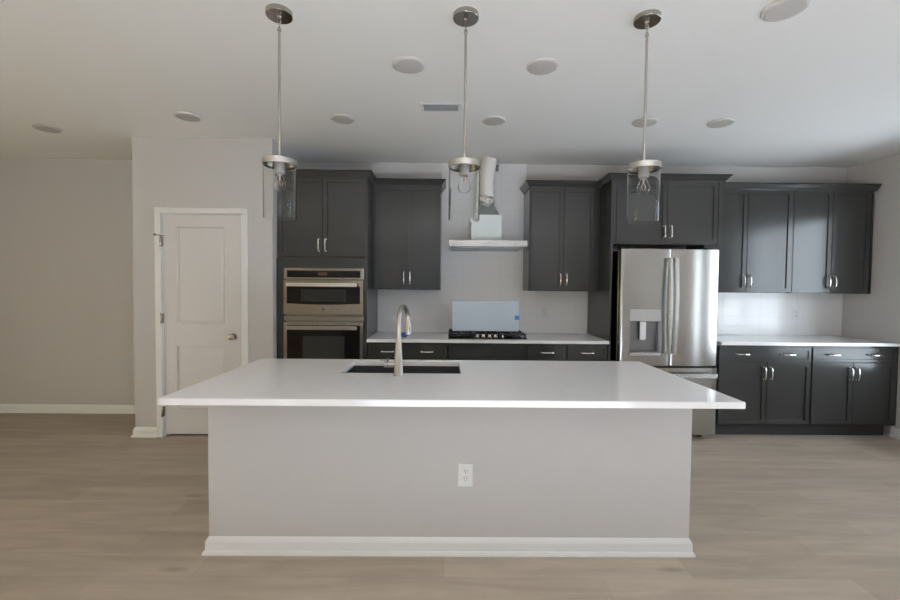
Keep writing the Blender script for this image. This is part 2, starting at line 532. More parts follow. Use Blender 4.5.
# ------------------------------------------------------------------ tiled backsplash
TILE_Y = Y_BACK - 0.010
def tile_field(w, g, x0, x1, z0, z1, tx=0.4064, tz=0.1016, gap=0.0014, phase=3.02):
    g.box(x0, x1, Y_BACK - 0.0085, Y_BACK, z0, z1)
    k0 = math.floor((x0 - phase) / tx); k1 = math.ceil((x1 - phase) / tx)
    r0 = math.floor((z0 - 0.914) / tz); r1 = math.ceil((z1 - 0.914) / tz)
    for i in range(k0, k1):
        for j in range(r0, r1):
            a = max(x0, phase + i * tx); c = min(x1, phase + (i + 1) * tx)
            e0 = max(z0, 0.914 + j * tz); e1 = min(z1, 0.914 + (j + 1) * tz)
            if c - a < 0.01 or e1 - e0 < 0.008: continue
            t = bmesh.new()
            bmesh.ops.create_cube(t, size=1)
            for v in t.verts:
                v.co = Vector(((a + c) / 2 + v.co.x * (c - a - gap), Y_BACK - 0.0055 + v.co.y * 0.009, (e0 + e1) / 2 + v.co.z * (e1 - e0 - gap)))
            bmesh.ops.bevel(t, geom=[e for e in t.edges], offset=0.002, segments=2, affect='EDGES', clamp_overlap=True)
            bmesh.ops.rotate(t, verts=list(t.verts), cent=((a + c) / 2, Y_BACK - 0.005, (e0 + e1) / 2),
                             matrix=Matrix.Rotation(random.gauss(0, 0.006), 3, 'X') @ Matrix.Rotation(random.gauss(0, 0.0012), 3, 'Z'))
            w._merge(t)
w, g = B(), B()
tile_field(w, g, -0.745, -0.06, 0.915, 1.378)
tile_field(w, g, -0.06, 0.849, 0.915, CEIL)
tile_field(w, g, 0.849, 1.54, 0.915, 1.378)
tile_field(w, g, 2.56, X_RIGHT, 0.915, 1.378)
bk = struct(w.build('wall_backsplash', M['tile']))
g.build('grout', M['grout'], bk)

# ------------------------------------------------------------------ cabinets
Y_BOX = 3.985        # front of base / tall boxes
Y_FR = 3.965         # door faces
Y_UBOX = 4.274       # front of wall cabinet boxes
Y_UFR = 4.254
Y_WALLC = Y_BACK - 0.001
CAB_TOP = 2.425

def pull(x, y, z, vertical, parent, root, length=0.112):
    """bowed bar pull standing off a front whose face is at y"""
    pts = []; rs = []
    h = length / 2
    for t_, o in ((-1.0, 0.0), (-1.0, 0.012), (-0.97, 0.021), (-0.85, 0.026), (-0.5, 0.029), (0, 0.031), (0.5, 0.029), (0.85, 0.026), (0.97, 0.021), (1.0, 0.012), (1.0, 0.0)):
        d = t_ * h
        pts.append((x, y - o, z + d) if vertical else (x + d, y - o, z))
        rs.append(0.0066 if abs(t_) > 0.9 else 0.0062)
    w = B().tube(pts, rs, 10)
    for s in (-1, 1):
        cx, cz = (x, z + s * h) if vertical else (x + s * h, z)
        w.lathe([(0, 0), (0.0085, 0), (0.0085, 0.003), (0.006, 0.006), (0, 0.006)], cx, y, cz, 'Y', 12)
    return w.build('pull_handle', M['chrome'], parent, root)

CROWN = [(0, CAB_TOP - 0.012), (0.010, CAB_TOP - 0.012), (0.012, CAB_TOP), (0.022, CAB_TOP + 0.010), (0.040, CAB_TOP + 0.036), (0.050, CAB_TOP + 0.040), (0.050, CAB_TOP + 0.052), (0, CAB_TOP + 0.052)]
def crown(path, root):
    return B().prism(CROWN, path).build('crown_molding', M['cab'], root, root)

def doors_pair(root, x0, x1, z0, z1, yf, pulls_high, seam=None, gap=0.0045):
    xm = seam if seam is not None else (x0 + x1) / 2
    for (a, c, px) in ((x0, xm - gap / 2, xm - 0.031), (xm + gap / 2, x1, xm + 0.031)):
        d = B().shaker(a, c, yf, z0, z1).build('door', M['cab'], root, root)
        pz = z1 - 0.105 if pulls_high else z0 + 0.108
        pull(px, yf, pz, True, d, root)

# oven tower
tw = thing('oven_tower_cabinet', 'tall charcoal cabinet around the double wall oven, beside the pantry wall', 'cabinet', (-1.16, Y_BOX, 0))
TX0, TX1 = -1.591, -0.745
w = B()
w.box(TX0, TX0 + 0.019, Y_BOX, Y_WALLC, 0.10, CAB_TOP); w.box(TX1 - 0.019, TX1, Y_BOX, Y_WALLC, 0.0, CAB_TOP)
w.box(TX0 + 0.019, TX1 - 0.019, Y_BOX, Y_WALLC, 1.66, CAB_TOP); w.box(TX0 + 0.019, TX1 - 0.019, Y_BOX, Y_WALLC, 0.10, 0.50)
w.box(TX0 + 0.019, TX1 - 0.019, Y_BACK - 0.02, Y_WALLC, 0.5, 1.66)
w.build('carcass', M['cab'], tw)
w = B()
w.box(TX0, -1.512, Y_FR, Y_BOX, 0.505, 1.672, 0.001); w.box(-0.784, TX1, Y_FR, Y_BOX, 0.505, 1.672, 0.001)
w.box(-1.512, -0.784, Y_FR, Y_BOX, 1.562, 1.672, 0.001)
w.build('face_frame', M['cab'], tw)
doors_pair(tw, TX0 + 0.012, TX1 - 0.012, 1.680, CAB_TOP - 0.012, Y_FR, False, seam=-1.163)
d = B().shaker(TX0 + 0.012, TX1 - 0.012, Y_FR, 0.12, 0.49).build('drawer', M['cab'], tw)
pull(-1.16, Y_FR, 0.38, False, d, tw)
B().box(TX0 + 0.02, TX1 - 0.02, Y_BOX + 0.06, Y_BOX + 0.075, 0, 0.10).build('toe_kick', M['toe'], tw)
crown([(TX0, Y_FR), (TX1, Y_FR), (TX1, Y_UFR - 0.05)], tw)

# double wall oven (microwave above, oven below)
ov = thing('wall_oven', 'stainless microwave and oven combination built into the tall charcoal cabinet', 'oven', (-1.148, Y_FR, 0.52))
OX0, OX1, OY = -1.519, -0.777, Y_FR - 0.012
B().box(OX0 + 0.012, OX1 - 0.012, Y_FR + 0.001, 4.5, 0.525, 1.555).build('body', M['dark_steel'], ov)
w = B().box(OX0, OX1, OY - 0.004, Y_FR - 0.0005, 1.472, 1.574, 0.002).build('control_panel', M['oven_steel'], ov)
B().box(-1.487, -0.805, OY - 0.006, OY - 0.003, 1.487, 1.551, 0.001).build('touch_glass', M['black_glass'], w, ov)
B().box(-1.197, -1.115, OY - 0.0075, OY - 0.005, 1.506, 1.534).build('display', M['display'], w, ov)
def bar_handle(x0, x1, yf, z0, z1, parent, root, material):
    zc = (z0 + z1) / 2
    w = B()
    w.box(x0, x1, yf - 0.048, yf - 0.034, z0, z1, 0.004, 2)
    for x in (x0 + 0.03, x1 - 0.03):
        w.box(x - 0.011, x + 0.011, yf - 0.036, yf, zc - 0.011, zc + 0.011, 0.003)
    return w.build('handle', material, parent, root)
ud = B().box(OX0, OX1, OY - 0.012, Y_FR - 0.0005, 1.140, 1.464, 0.003, 2).build('microwave_door', M['oven_steel'], ov)
g_ = B()
pts = [(-1.487, OY - 0.0135, 1.405), (-0.807, OY - 0.0135, 1.405), (-0.807, OY - 0.0135, 1.243)]
pts += [(-0.807 - 0.68 * i / 12, OY - 0.0135, 1.243 - 0.010 * math.sin(PI * i / 12)) for i in range(1, 12)]
pts += [(-1.487, OY - 0.0135, 1.243)]
g_.poly(pts, (0, 0.003, 0)); g_.build('door_glass', M['black_glass'], ud, ov)
B().box(-1.357, -0.938, OY - 0.0145, OY - 0.0125, 1.262, 1.375, 0.0005).build('viewing_window', M['window_glass'], ud, ov)
bar_handle(-1.476, -0.825, OY - 0.012, 1.400, 1.436, ud, ov, M['chrome'])
w = B(); w.lathe([(0.0105, 0), (0.0135, 0), (0.0135, 0.002), (0.0105, 0.002), (0.0105, 0)], -1.148, OY - 0.012, 1.193, 'Y', 28)
for s in (-1, 1):
    w.tube([(-1.148 + s * 0.001, OY - 0.013, 1.193), (-1.148 + s * 0.004, OY - 0.013, 1.197), (-1.148 + s * 0.006, OY - 0.013, 1.193), (-1.148 + s * 0.004, OY - 0.013, 1.189)], 0.001, 6)
w.build('badge', M['dark_steel'], ud, ov)
w = B().box(OX0, OX1, OY - 0.004, Y_FR - 0.0005, 1.080, 1.128, 0.002)
w.build('vent_trim', M['oven_steel'], ov)
ld = B().box(OX0, OX1, OY - 0.012, Y_FR - 0.0005, 0.525, 1.069, 0.003, 2).build('oven_door', M['oven_steel'], ov)
B().box(-1.487, -0.807, OY - 0.0140, OY - 0.0115, 0.60, 1.040, 0.001).build('door_glass', M['black_glass'], ld, ov)
B().box(-1.34, -0.95, OY - 0.0150, OY - 0.0130, 0.68, 0.94, 0.0005).build('viewing_window', M['window_glass'], ld, ov)
bar_handle(-1.476, -0.825, OY - 0.012, 1.000, 1.038, ld, ov, M['steel'])

# wall cabinets
def wall_cabinet(label, x0, x1, dx0, dx1, seam, crown_path, group='charcoal wall cabinets'):
    r = thing('wall_cabinet', label, 'cabinet', ((x0 + x1) / 2, Y_UBOX, 1.378), group)
    w = B().box(x0, x1, Y_UBOX, Y_WALLC, 1.378, CAB_TOP, 0.0008)
    w.box(x0, x0 + 0.012, Y_UFR + 0.004, Y_UBOX, 1.378, CAB_TOP); w.box(x1 - 0.012, x1, Y_UFR + 0.004, Y_UBOX, 1.378, CAB_TOP)
    w.build('carcass', M['cab'], r)
    doors_pair(r, dx0, dx1, 1.388, CAB_TOP - 0.012, Y_UFR, False, seam)
    crown(crown_path, r)
    return r
wall_cabinet('charcoal two-door wall cabinet between the oven tower and the range hood', -0.743, -0.066, -0.725, -0.074, -0.400,
             [(-0.743, Y_UFR), (-0.066, Y_UFR), (-0.066, Y_WALLC)])
wall_cabinet('charcoal two-door wall cabinet between the range hood and the refrigerator', 0.826, 1.537, 0.846, 1.487, 1.177,
             [(0.826, Y_WALLC), (0.826, Y_UFR), (1.537, Y_UFR)])
wall_cabinet('charcoal two-door wall cabinet right beside the refrigerator, above the white tile', 2.596, 3.496, 2.600, 3.489, 3.036,
             [(2.596, Y_UFR), (3.496, Y_UFR)])
wall_cabinet('charcoal two-door wall cabinet in the corner by the right wall', 3.498, X_RIGHT - 0.02, 3.505, 4.285, 3.900,
             [(3.498, Y_UFR), (X_RIGHT - 0.002, Y_UFR)])

# cabinet over the refrigerator with its long side panel
fc = thing('refrigerator_cabinet', 'charcoal cabinet above the refrigerator, with two short wide doors', 'cabinet', (2.05, Y_BOX, 1.83))
w = B().box(1.560, 2.592, Y_BOX, Y_WALLC, 1.828, CAB_TOP, 0.0008)
w.box(1.560, 1.586, Y_FR + 0.002, Y_BOX, 1.828, CAB_TOP); w.box(2.552, 2.592, Y_FR + 0.002, Y_BOX, 1.828, CAB_TOP)
w.build('carcass', M['cab'], fc)
tag(B().box(1.5385, 1.5595, Y_FR + 0.002, Y_WALLC, 0.0, CAB_TOP, 0.001).build('cabinet_panel', M['cab']), 'tall charcoal side panel left of the refrigerator, floor to crown', 'panel')
doors_pair(fc, 1.590, 2.546, 1.838, CAB_TOP - 0.012, Y_FR, False, 2.068)
crown([(1.5385, Y_UFR - 0.05), (1.5385, Y_FR), (2.592, Y_FR), (2.592, Y_UFR - 0.05)], fc)

# base cabinets
TOP_U = 0.884
def base_cabinet(label, x0, x1, dx0, dx1, group, n_pulls=1, n_doors=2, false_front=False, seam=None, toe=(0, 0)):
    r = thing('base_cabinet', label, 'cabinet', ((x0 + x1) / 2, Y_BOX, 0), group)
    w = B().box(x0, x1, Y_BOX, Y_WALLC, 0.115, TOP_U - 0.0005, 0.0008)
    w.build('carcass', M['cab'], r)
    B().box(x0 + toe[0], x1 - toe[1], Y_BOX + 0.055, Y_BOX + 0.07, 0.0, 0.1145).build('toe_kick', M['toe'], r)
    d = B().shaker(dx0, dx1, Y_FR, 0.728, 0.862, frame=0.036, deep=0.007).build('false_front' if false_front else 'drawer', M['cab'], r)
    if not false_front:
        for i in range(n_pulls):
            px = dx0 + (dx1 - dx0) * ((i * 2 + 1) / (2 * n_pulls))
            pull(px, Y_FR, 0.797, False, d, r)
    if n_doors == 2:
        doors_pair(r, dx0, dx1, 0.128, 0.720, Y_FR, True, seam)
    else:
        d = B().shaker(dx0, dx1, Y_FR, 0.128, 0.720).build('door', M['cab'], r)
        pull(dx0 + 0.03, Y_FR, 0.615, True, d, r)
    return r
GB = 'charcoal base cabinets under the cooktop counter'
GR = 'charcoal base cabinets under the right counter'
base_cabinet('charcoal base cabinet with a two-pull drawer, left of the cooktop', -0.743, 0.013, -0.733, 0.006, GB, 2)
base_cabinet('charcoal base cabinet with a plain false drawer front, under the cooktop', 0.015, 0.763, 0.022, 0.757, GB, 1, 2, True)
base_cabinet('narrow charcoal base cabinet just right of the cooktop', 0.765, 1.146, 0.772, 1.141, GB, 1, 1)
base_cabinet('narrow charcoal base cabinet against the panel beside the refrigerator', 1.148, 1.5375, 1.154, 1.520, GB, 1, 1)
base_cabinet('charcoal base cabinet with wide drawer, beside the refrigerator', 2.566, 3.482, 2.596, 3.476, GR, 2, 2, False, 3.056)
base_cabinet('charcoal base cabinet with wide drawer, next to the right wall', 3.484, X_RIGHT - 0.001, 3.492, 4.290, GR, 2, 2, False, 3.884, (0, 0.06))

# worktops
ct = B().box(-0.744, 1.5375, 3.940, Y_BACK - 0.0005, TOP_U, 0.914, 0.003, 2).build('countertop', M['quartz'])
tag(ct, 'white quartz countertop under the cooktop along the back wall', 'countertop')
ct = B().box(2.596, X_RIGHT - 0.0005, 3.940, Y_BACK - 0.0005, TOP_U, 0.914, 0.003, 2).build('countertop', M['quartz'])
tag(ct, 'white quartz countertop right of the refrigerator, empty', 'countertop')

# ------------------------------------------------------------------ refrigerator
FY = 3.875
fr = thing('refrigerator', 'stainless french-door refrigerator with water dispenser in the left door', 'refrigerator', (2.055, 4.2, 0))
w = B().box(1.612, 2.520, FY + 0.075, 4.56, 0.05, 1.765, 0.004)
w.build('body', M['dark_steel'], fr)
w = B()
w.box(1.615, 2.5, FY + 0.055, FY + 0.0745, 0.045, 1.75)
w.build('door_gasket', M['black'], fr)
for x in (1.66, 2.46):
    B().box(x - 0.04, x + 0.04, FY + 0.03, FY + 0.14, 1.7755, 1.795, 0.005).build('hinge_cover', M['black'], fr)
for x in (1.68, 2.44):
    for y in (FY + 0.12, 4.48):
        B().lathe([(0, 0), (0.022, 0), (0.022, 0.012), (0.012, 0.014), (0.012, 0.05), (0, 0.05)], x, y, 0, seg=18).build('foot', M['black'], fr)

def bowed(x0, x1, z0, z1, yf, th, edge_drop, corner=0.02, hole=None, seg=16, lean=0.0):
    """door slab whose face bows gently and rolls over at the upright edges"""
    xs = set()
    for i in range(seg + 1): xs.add(x0 + (x1 - x0) * i / seg)
    for k in (0.25, 0.5, 0.75): xs.add(x0 + corner * k); xs.add(x1 - corner * k)
    if hole: xs.add(hole[0]); xs.add(hole[1])
    xs = sorted(xs)
    zs = sorted({z0, z1} | ({hole[2], hole[3]} if hole else set()))
    xm = (x0 + x1) / 2; hw = (x1 - x0) / 2
    def yy(x):
        u = (x - xm) / hw
        y = yf + edge_drop * u * u + lean * u
        dl = min(x - x0, x1 - x)
        if dl < corner:
            q_ = 1 - dl / corner
            y += corner * 0.55 * (1 - math.sqrt(max(0, 1 - q_ * q_)))
        return y
    t = bmesh.new()
    g_ = [[t.verts.new((x, yy(x), z)) for x in xs] for z in zs]
    for i in range(len(zs) - 1):
        for j in range(len(xs) - 1):
            cx = (xs[j] + xs[j + 1]) / 2; cz = (zs[i] + zs[i + 1]) / 2
            if hole and hole[0] < cx < hole[1] and hole[2] < cz < hole[3]: continue
            f = t.faces.new((g_[i][j], g_[i][j + 1], g_[i + 1][j + 1], g_[i + 1][j])); f.smooth = True
    bnd = [e for e in t.edges if e.is_boundary]
    r = bmesh.ops.extrude_edge_only(t, edges=bnd)
    for v in r['geom']:
        if isinstance(v, bmesh.types.BMVert): v.co.y = yf + th
    for f in t.faces:
        pass
    # back panel
    t.normal_update()
    bmesh.ops.recalc_face_normals(t, faces=list(t.faces))
    for e in t.edges:
        if len(e.link_faces) == 2 and e.calc_face_angle(0) > 0.6: e.smooth = False
    return t

HX0, HX1, HZ0, HZ1 = 1.700, 1.968, 0.823, 1.109
w = B(); w._merge(bowed(1.606, 2.074, 0.697, 1.775, FY, 0.055, 0.006, hole=(HX0, HX1, HZ0, HZ1)))
fl = w.build('door', M['steel'], fr)
w = B(); w._merge(bowed(2.078, 2.535, 0.697, 1.775, FY, 0.055, 0.022, lean=0.010))
frd = w.build('door', M['steel'], fr)
w = B(); w._merge(bowed(1.606, 2.535, 0.048, 0.676, FY, 0.055, 0.016))
fz = w.build('freezer_drawer', M['steel'], fr)
# dispenser
w = B()
w.box(HX0, HX1, FY + 0.050, FY + 0.054, HZ0, HZ1); w.box(HX0, HX0 + 0.004, FY + 0.006, FY + 0.05, HZ0, HZ1)
w.box(HX1 - 0.004, HX1, FY + 0.006, FY + 0.05, HZ0, HZ1); w.box(HX0, HX1, FY + 0.006, FY + 0.05, HZ1 - 0.004, HZ1)
w.box(HX0, HX1, FY + 0.006, FY + 0.05, HZ0, HZ0 + 0.004)
ds = w.build('dispenser', M['dark_steel'], fl, fr)
B().box(HX0 - 0.006, HX1 + 0.010, FY - 0.007, FY + 0.0005, HZ1 + 0.001, 1.222, 0.002).build('dispenser_panel', M['panel_steel'], fl, fr)
B().box(HX0 - 0.008, HX1 + 0.012, FY - 0.016, FY + 0.03, HZ0 - 0.034, HZ0 - 0.002, 0.003).build('drip_tray', M['handle_steel'], fl, fr)
B().box(1.795, 1.850, FY + 0.004, FY + 0.014, 0.935, 1.104, 0.003).build('dispenser_paddle', M['white_plastic'], fl, fr)
def bow_handle(x, z0, z1, parent):
    pts, h = [], (z0 + z1) / 2
    w = B()
    t = bmesh.new()
    N = 20; rings = []
    for i in range(N + 1):
        u = i / N; z = z0 + (z1 - z0) * u
        o = 0.040 + 0.022 * math.sin(PI * u)
        hw_ = 0.019; d_ = 0.011
        rings.append([t.verts.new((x + sx * hw_, FY - o + sy, z)) for sx, sy in ((-1, 0.005), (-0.6, -d_ / 2), (0.6, -d_ / 2), (1, 0.005), (0.6, d_), (-0.6, d_))])
    for a, c in zip(rings[:-1], rings[1:]):
        for j in range(6):
            t.faces.new((a[j], a[(j + 1) % 6], c[(j + 1) % 6], c[j])).smooth = True
    t.faces.new(rings[0][::-1]); t.faces.new(rings[-1])
    bmesh.ops.recalc_face_normals(t, faces=list(t.faces))
    w._merge(t)
    for z in (z0 + 0.018, z1 - 0.018):
        w.box(x - 0.011, x + 0.011, FY - 0.04, FY + 0.012, z - 0.014, z + 0.014, 0.003)
    return w.build('handle', M['handle_steel'], parent, fr)
bow_handle(2.046, 0.805, 1.695, fl)
bow_handle(2.102, 0.805, 1.695, frd)
w = B()
w.box(1.66, 2.495, FY - 0.052, FY - 0.034, 0.590, 0.632, 0.006, 2)
for x in (1.70, 2.44): w.box(x - 0.012, x + 0.012, FY - 0.036, FY + 0.012, 0.599, 0.623, 0.003)
w.build('handle', M['handle_steel'], fz, fr)

# ------------------------------------------------------------------ range hood, duct
HY = 4.09
hd = thing('range_hood', 'slim stainless range hood with white film-wrapped chimney box on the tiled wall', 'range hood', (0.4, 4.33, 1.80))
w = B()
w.box(0.020, 0.780, HY, TILE_Y - 0.002, 1.806, 1.866, 0.003, 2)
w.build('canopy', M['steel'], hd)
B().box(0.045, 0.755, HY + 0.03, TILE_Y - 0.02, 1.797, 1.8055).build('filter', M['dark_steel'], hd)
w = B()
for i in range(5):
    w.box(0.345 + i * 0.024, 0.360 + i * 0.024, HY - 0.003, HY + 0.001, 1.831, 1.840, 0.0008)
w.build('button', M['dark_steel'], hd)
w = B()
w.box(0.242, 0.552, 4.27, TILE_Y - 0.002, 1.8665, 2.140, 0.004)
w.box(0.226, 0.262, 4.262, 4.30, 2.10, 2.162, 0.003)
w.build('chimney', M['paper'], hd)
dc = thing('exhaust_duct', 'white flexible exhaust duct from the hood up to the ceiling, foil crimped', 'duct', (0.42, 4.42, 2.13))
w = B()
a = [(0.325, 4.31, 2.1405), (0.535, 4.31, 2.1405), (0.535, 4.54, 2.1405), (0.325, 4.54, 2.1405)]
c = [(0.345, 4.36, 2.265), (0.470, 4.36, 2.265), (0.470, 4.49, 2.265), (0.345, 4.49, 2.265)]
t = bmesh.new(); va = [t.verts.new(p) for p in a]; vc = [t.verts.new(p) for p in c]
t.faces.new(va[::-1]); t.faces.new(vc)
for i in range(4): t.faces.new((va[i], va[(i + 1) % 4], vc[(i + 1) % 4], vc[i]))
bmesh.ops.recalc_face_normals(t, faces=list(t.faces)); w._merge(t)
w.build('transition', M['duct_metal'], dc)
# crumpled foil collar
w = B()
t = bmesh.new()
rings = []
for i in range(9):
    ring = []
    for j in range(28):
        an = 2 * PI * j / 28
        r_ = 0.072 + random.uniform(-0.010, 0.012) + 0.014 * math.sin(PI * i / 8)
        ring.append(t.verts.new((0.404 + r_ * math.cos(an), 4.425 + r_ * math.sin(an), 2.235 + 0.125 * i / 8 + random.uniform(-0.004, 0.004))))
    rings.append(ring)
for p_, s_ in zip(rings[:-1], rings[1:]):
    for j in range(28):
        t.faces.new((p_[j], p_[(j + 1) % 28], s_[(j + 1) % 28], s_[j]))
t.faces.new(rings[0][::-1]); t.faces.new(rings[-1])
bmesh.ops.recalc_face_normals(t, faces=list(t.faces)); w._merge(t)
w.build('foil_collar', M['foil'], dc)
w = B()
pts = []; rs = []
for i in range(60):
    u = i / 59
    pts.append((0.412 + 0.022 * u - 0.012 * math.sin(PI * u), 4.425 - 0.02 * u, 2.35 + (CEIL - 2.351) * u))
    rs.append(0.074 + 0.0012 * (i % 2) + 0.006 * u)
w.tube(pts, rs, 32)
w.build('flexible_hose', M['duct_white'], dc)
w = B()
w.box(0.515, 0.548, TILE_Y - 0.012, TILE_Y - 0.001, 2.655, 2.715, 0.001); w.box(0.515, 0.548, TILE_Y - 0.04, TILE_Y - 0.010, 2.700, 2.715, 0.001)
tag(w.build('mounting_bracket', M['dark_steel']), 'small grey metal bracket on the tile beside the duct top', 'bracket')

# ------------------------------------------------------------------ cooktop and what stands on it
ck = thing('cooktop', 'black gas cooktop with iron grates set in the back counter', 'cooktop', (0.41, 4.25, 0.914))
CX0, CX1, CY0, CY1 = 0.022, 0.778, 4.015, 4.52
B().box(CX0, CX1, CY0, CY1, 0.9145, 0.926, 0.003, 2).build('burner_tray', M['black_glass'], ck)
for i, (x, y) in enumerate(((0.165, 4.17), (0.165, 4.39), (0.415, 4.30), (0.665, 4.17), (0.665, 4.39))):
    B().lathe([(0, 0), (0.052, 0), (0.052, 0.006), (0.036, 0.008), (0.036, 0.018), (0.030, 0.022), (0, 0.022)], x, y, 0.9262, seg=28).build('burner', M['iron'], ck)
for k in range(3):
    x0 = CX0 + 0.006 + k * 0.248; x1 = x0 + 0.245
    y0 = CY0 + (0.10 if k == 1 else 0.022); y1 = CY1 - 0.022
    w = B()
    zt0, zt1 = 0.950, 0.962
    w.box(x0, x0 + 0.012, y0, y1, zt0, zt1, 0.002); w.box(x1 - 0.012, x1, y0, y1, zt0, zt1, 0.002)
    w.box(x0, x1, y0, y0 + 0.012, zt0, zt1, 0.002); w.box(x0, x1, y1 - 0.012, y1, zt0, zt1, 0.002)
    xm = (x0 + x1) / 2; ym = (y0 + y1) / 2
    w.box(xm - 0.006, xm + 0.006, y0, y1, zt0 + 0.001, zt1 + 0.001, 0.002)
    for yb in (y0 + (y1 - y0) * 0.3, ym, y0 + (y1 - y0) * 0.72):
        w.box(x0, x1, yb - 0.005, yb + 0.005, zt0 + 0.001, zt1 + 0.001, 0.002)
    for x in (x0 + 0.008, x1 - 0.008):
        for y in (y0 + 0.008, y1 - 0.008):
            w.lathe([(0, 0), (0.009, 0), (0.007, 0.03), (0, 0.03)], x, y, 0.9262, seg=10)
    w.build('grate', M['iron'], ck)
for x in (0.30, 0.36, 0.42, 0.48, 0.54):
    B().lathe([(0, 0), (0.024, 0), (0.024, 0.004), (0.018, 0.007), (0.017, 0.026), (0.013, 0.029), (0, 0.029)], x, CY0 + 0.055, 0.9262, seg=24).build('knob', M['nickel'], ck)

pn = thing('foam_panel', 'pale blue film-covered panel standing upright on the cooktop', 'panel', (0.40, 4.28, 0.964))
w = B().box(0.060, 0.738, 4.270, 4.292, 0.9645, 1.270, 0.003)
w.build('board', M['panel_film'], pn)
B().box(0.694, 0.7415, 4.2685, 4.2695, 1.083, 1.124).build('tape', M['tape'], pn)

# crumpled blue scrap on the counter behind the faucet
t = bmesh.new()
bmesh.ops.create_icosphere(t, subdivisions=2, radius=1)
for v in t.verts:
    k = 1 + random.uniform(-0.22, 0.18)
    zz = (v.co.z + 1) / 2
    v.co = Vector((-0.408 + v.co.x * (0.022 + 0.032 * zz) * k + 0.012 * zz, 4.07 + v.co.y * 0.035 * k, 0.9145 + max(0, zz) * 0.052))
w = B(); w._merge(t)
tag(w.build('wrapper', M['blue']), 'small crumpled blue wrapper on the back counter, behind the faucet', 'wrapper')

# ------------------------------------------------------------------ outlets
def outlet(label, xc, yf, zc, w_, h_, m=None):
    r = thing('outlet', label, 'outlet', (xc, yf, zc), 'white wall outlets')
    B().box(xc - w_ / 2, xc + w_ / 2, yf - 0.006, yf - 0.0003, zc - h_ / 2, zc + h_ / 2, 0.002, 2).build('cover_plate', m or M['white_plastic'], r)
    for s in (-1, 1):
        z = zc + s * 0.020
        f = B().box(xc - 0.0165, xc + 0.0165, yf - 0.0085, yf - 0.0055, z - 0.0145, z + 0.0145, 0.003, 2).build('socket', m or M['white_plastic'], r)
        q_ = B()
        q_.box(xc - 0.0080, xc - 0.0052, yf - 0.0092, yf - 0.0080, z - 0.001, z + 0.008); q_.box(xc + 0.0052, xc + 0.0080, yf - 0.0092, yf - 0.0080, z, z + 0.007)
        q_.lathe([(0, 0), (0.0028, 0), (0.0028, 0.001), (0, 0.001)], xc, yf - 0.0082, z - 0.008, 'Y', 10)
        q_.build('slot', M['slot'], f, r)
    return r
I_Y = 2.186       # face of the island knee wall
outlet('white duplex outlet on the pale front of the island', 0.108, I_Y, 0.424, 0.078, 0.122)
outlet('white outlet on the tile between cooktop and refrigerator', 1.074, TILE_Y, 1.149, 0.074, 0.118)
outlet('white outlet on the tile near the right corner', 3.82, TILE_Y, 1.15, 0.074, 0.118)

# ------------------------------------------------------------------ island
ib = thing('kitchen_island', 'kitchen island base painted pale grey with white baseboard', 'island', (0.03, 2.5, 0))
IX0, IX1, IY1 = -1.236, 1.297, 2.83
TI = 0.884
w = B()
w.box(IX0, IX1, I_Y, I_Y + 0.11, 0, TI - 0.0005, 0.001)
w.box(IX0, IX0 + 0.10, I_Y + 0.11, IY1, 0, TI - 0.0005); w.box(IX1 - 0.10, IX1, I_Y + 0.11, IY1, 0, TI - 0.0005)
w.build('knee_wall', M['wall'], ib)
B().prism([(o * 0.95, z * 0.98) for o, z in BASE_PROF], [(IX0, IY1), (IX0, I_Y), (IX1, I_Y), (IX1, IY1)]).build('baseboard', M['trim'], ib)
cb = B().box(IX0 + 0.1005, IX1 - 0.1005, IY1 - 0.022, IY1 - 0.002, 0.10, TI - 0.002)
cb.box(IX0 + 0.1005, IX1 - 0.1005, IY1 - 0.10, IY1 - 0.085, 0, 0.10)
cb.build('bounce_cabinet_front', M['trim'], ib)  # unseen side, made white to bounce light onto the base drawers

IT = dict(x0=-1.248, x1=1.320, y0=1.826, y1=2.850)
SX0, SX1, SY0, SY1 = -0.603, 0.086, 2.398, 2.775
t = bmesh.new()
xs = [IT['x0'], SX0, SX1, IT['x1']]; ys = [IT['y0'], SY0, SY1, IT['y1']]
for z, fl_ in ((0.914, False), (TI, True)):
    g_ = [[t.verts.new((x, y, z)) for x in xs] for y in ys]
    for i in range(3):
        for j in range(3):
            if i == 1 and j == 1: continue
            q4 = (g_[i][j], g_[i][j + 1], g_[i + 1][j + 1], g_[i + 1][j])
            t.faces.new(q4[::-1] if fl_ else q4)
t.edges.ensure_lookup_table()
t.verts.ensure_lookup_table()
vv = {(round(v.co.x, 4), round(v.co.y, 4), round(v.co.z, 4)): v for v in t.verts}
def side(loop):
    for (xa, ya), (xb, yb) in zip(loop, loop[1:] + loop[:1]):
        k = lambda x, y, z: vv[(round(x, 4), round(y, 4), round(z, 4))]
        t.faces.new((k(xa, ya, 0.914), k(xb, yb, 0.914), k(xb, yb, TI), k(xa, ya, TI)))
outer = [(x, ys[0]) for x in xs] + [(xs[3], y) for y in ys[1:]] + [(x, ys[3]) for x in xs[2::-1]] + [(xs[0], y) for y in ys[2:0:-1]]
side(outer)
side([(SX0, SY0), (SX0, SY1), (SX1, SY1), (SX1, SY0)])
bmesh.ops.recalc_face_normals(t, faces=list(t.faces))
sharp = [e for e in t.edges if e.calc_face_angle(0) > 1.0]
bmesh.ops.bevel(t, geom=sharp, offset=0.003, segments=2, affect='EDGES', clamp_overlap=True)
w = B(); w._merge(t)
tag(w.build('countertop', M['quartz']), 'large white quartz countertop on the kitchen island, with a sink cut-out', 'countertop')

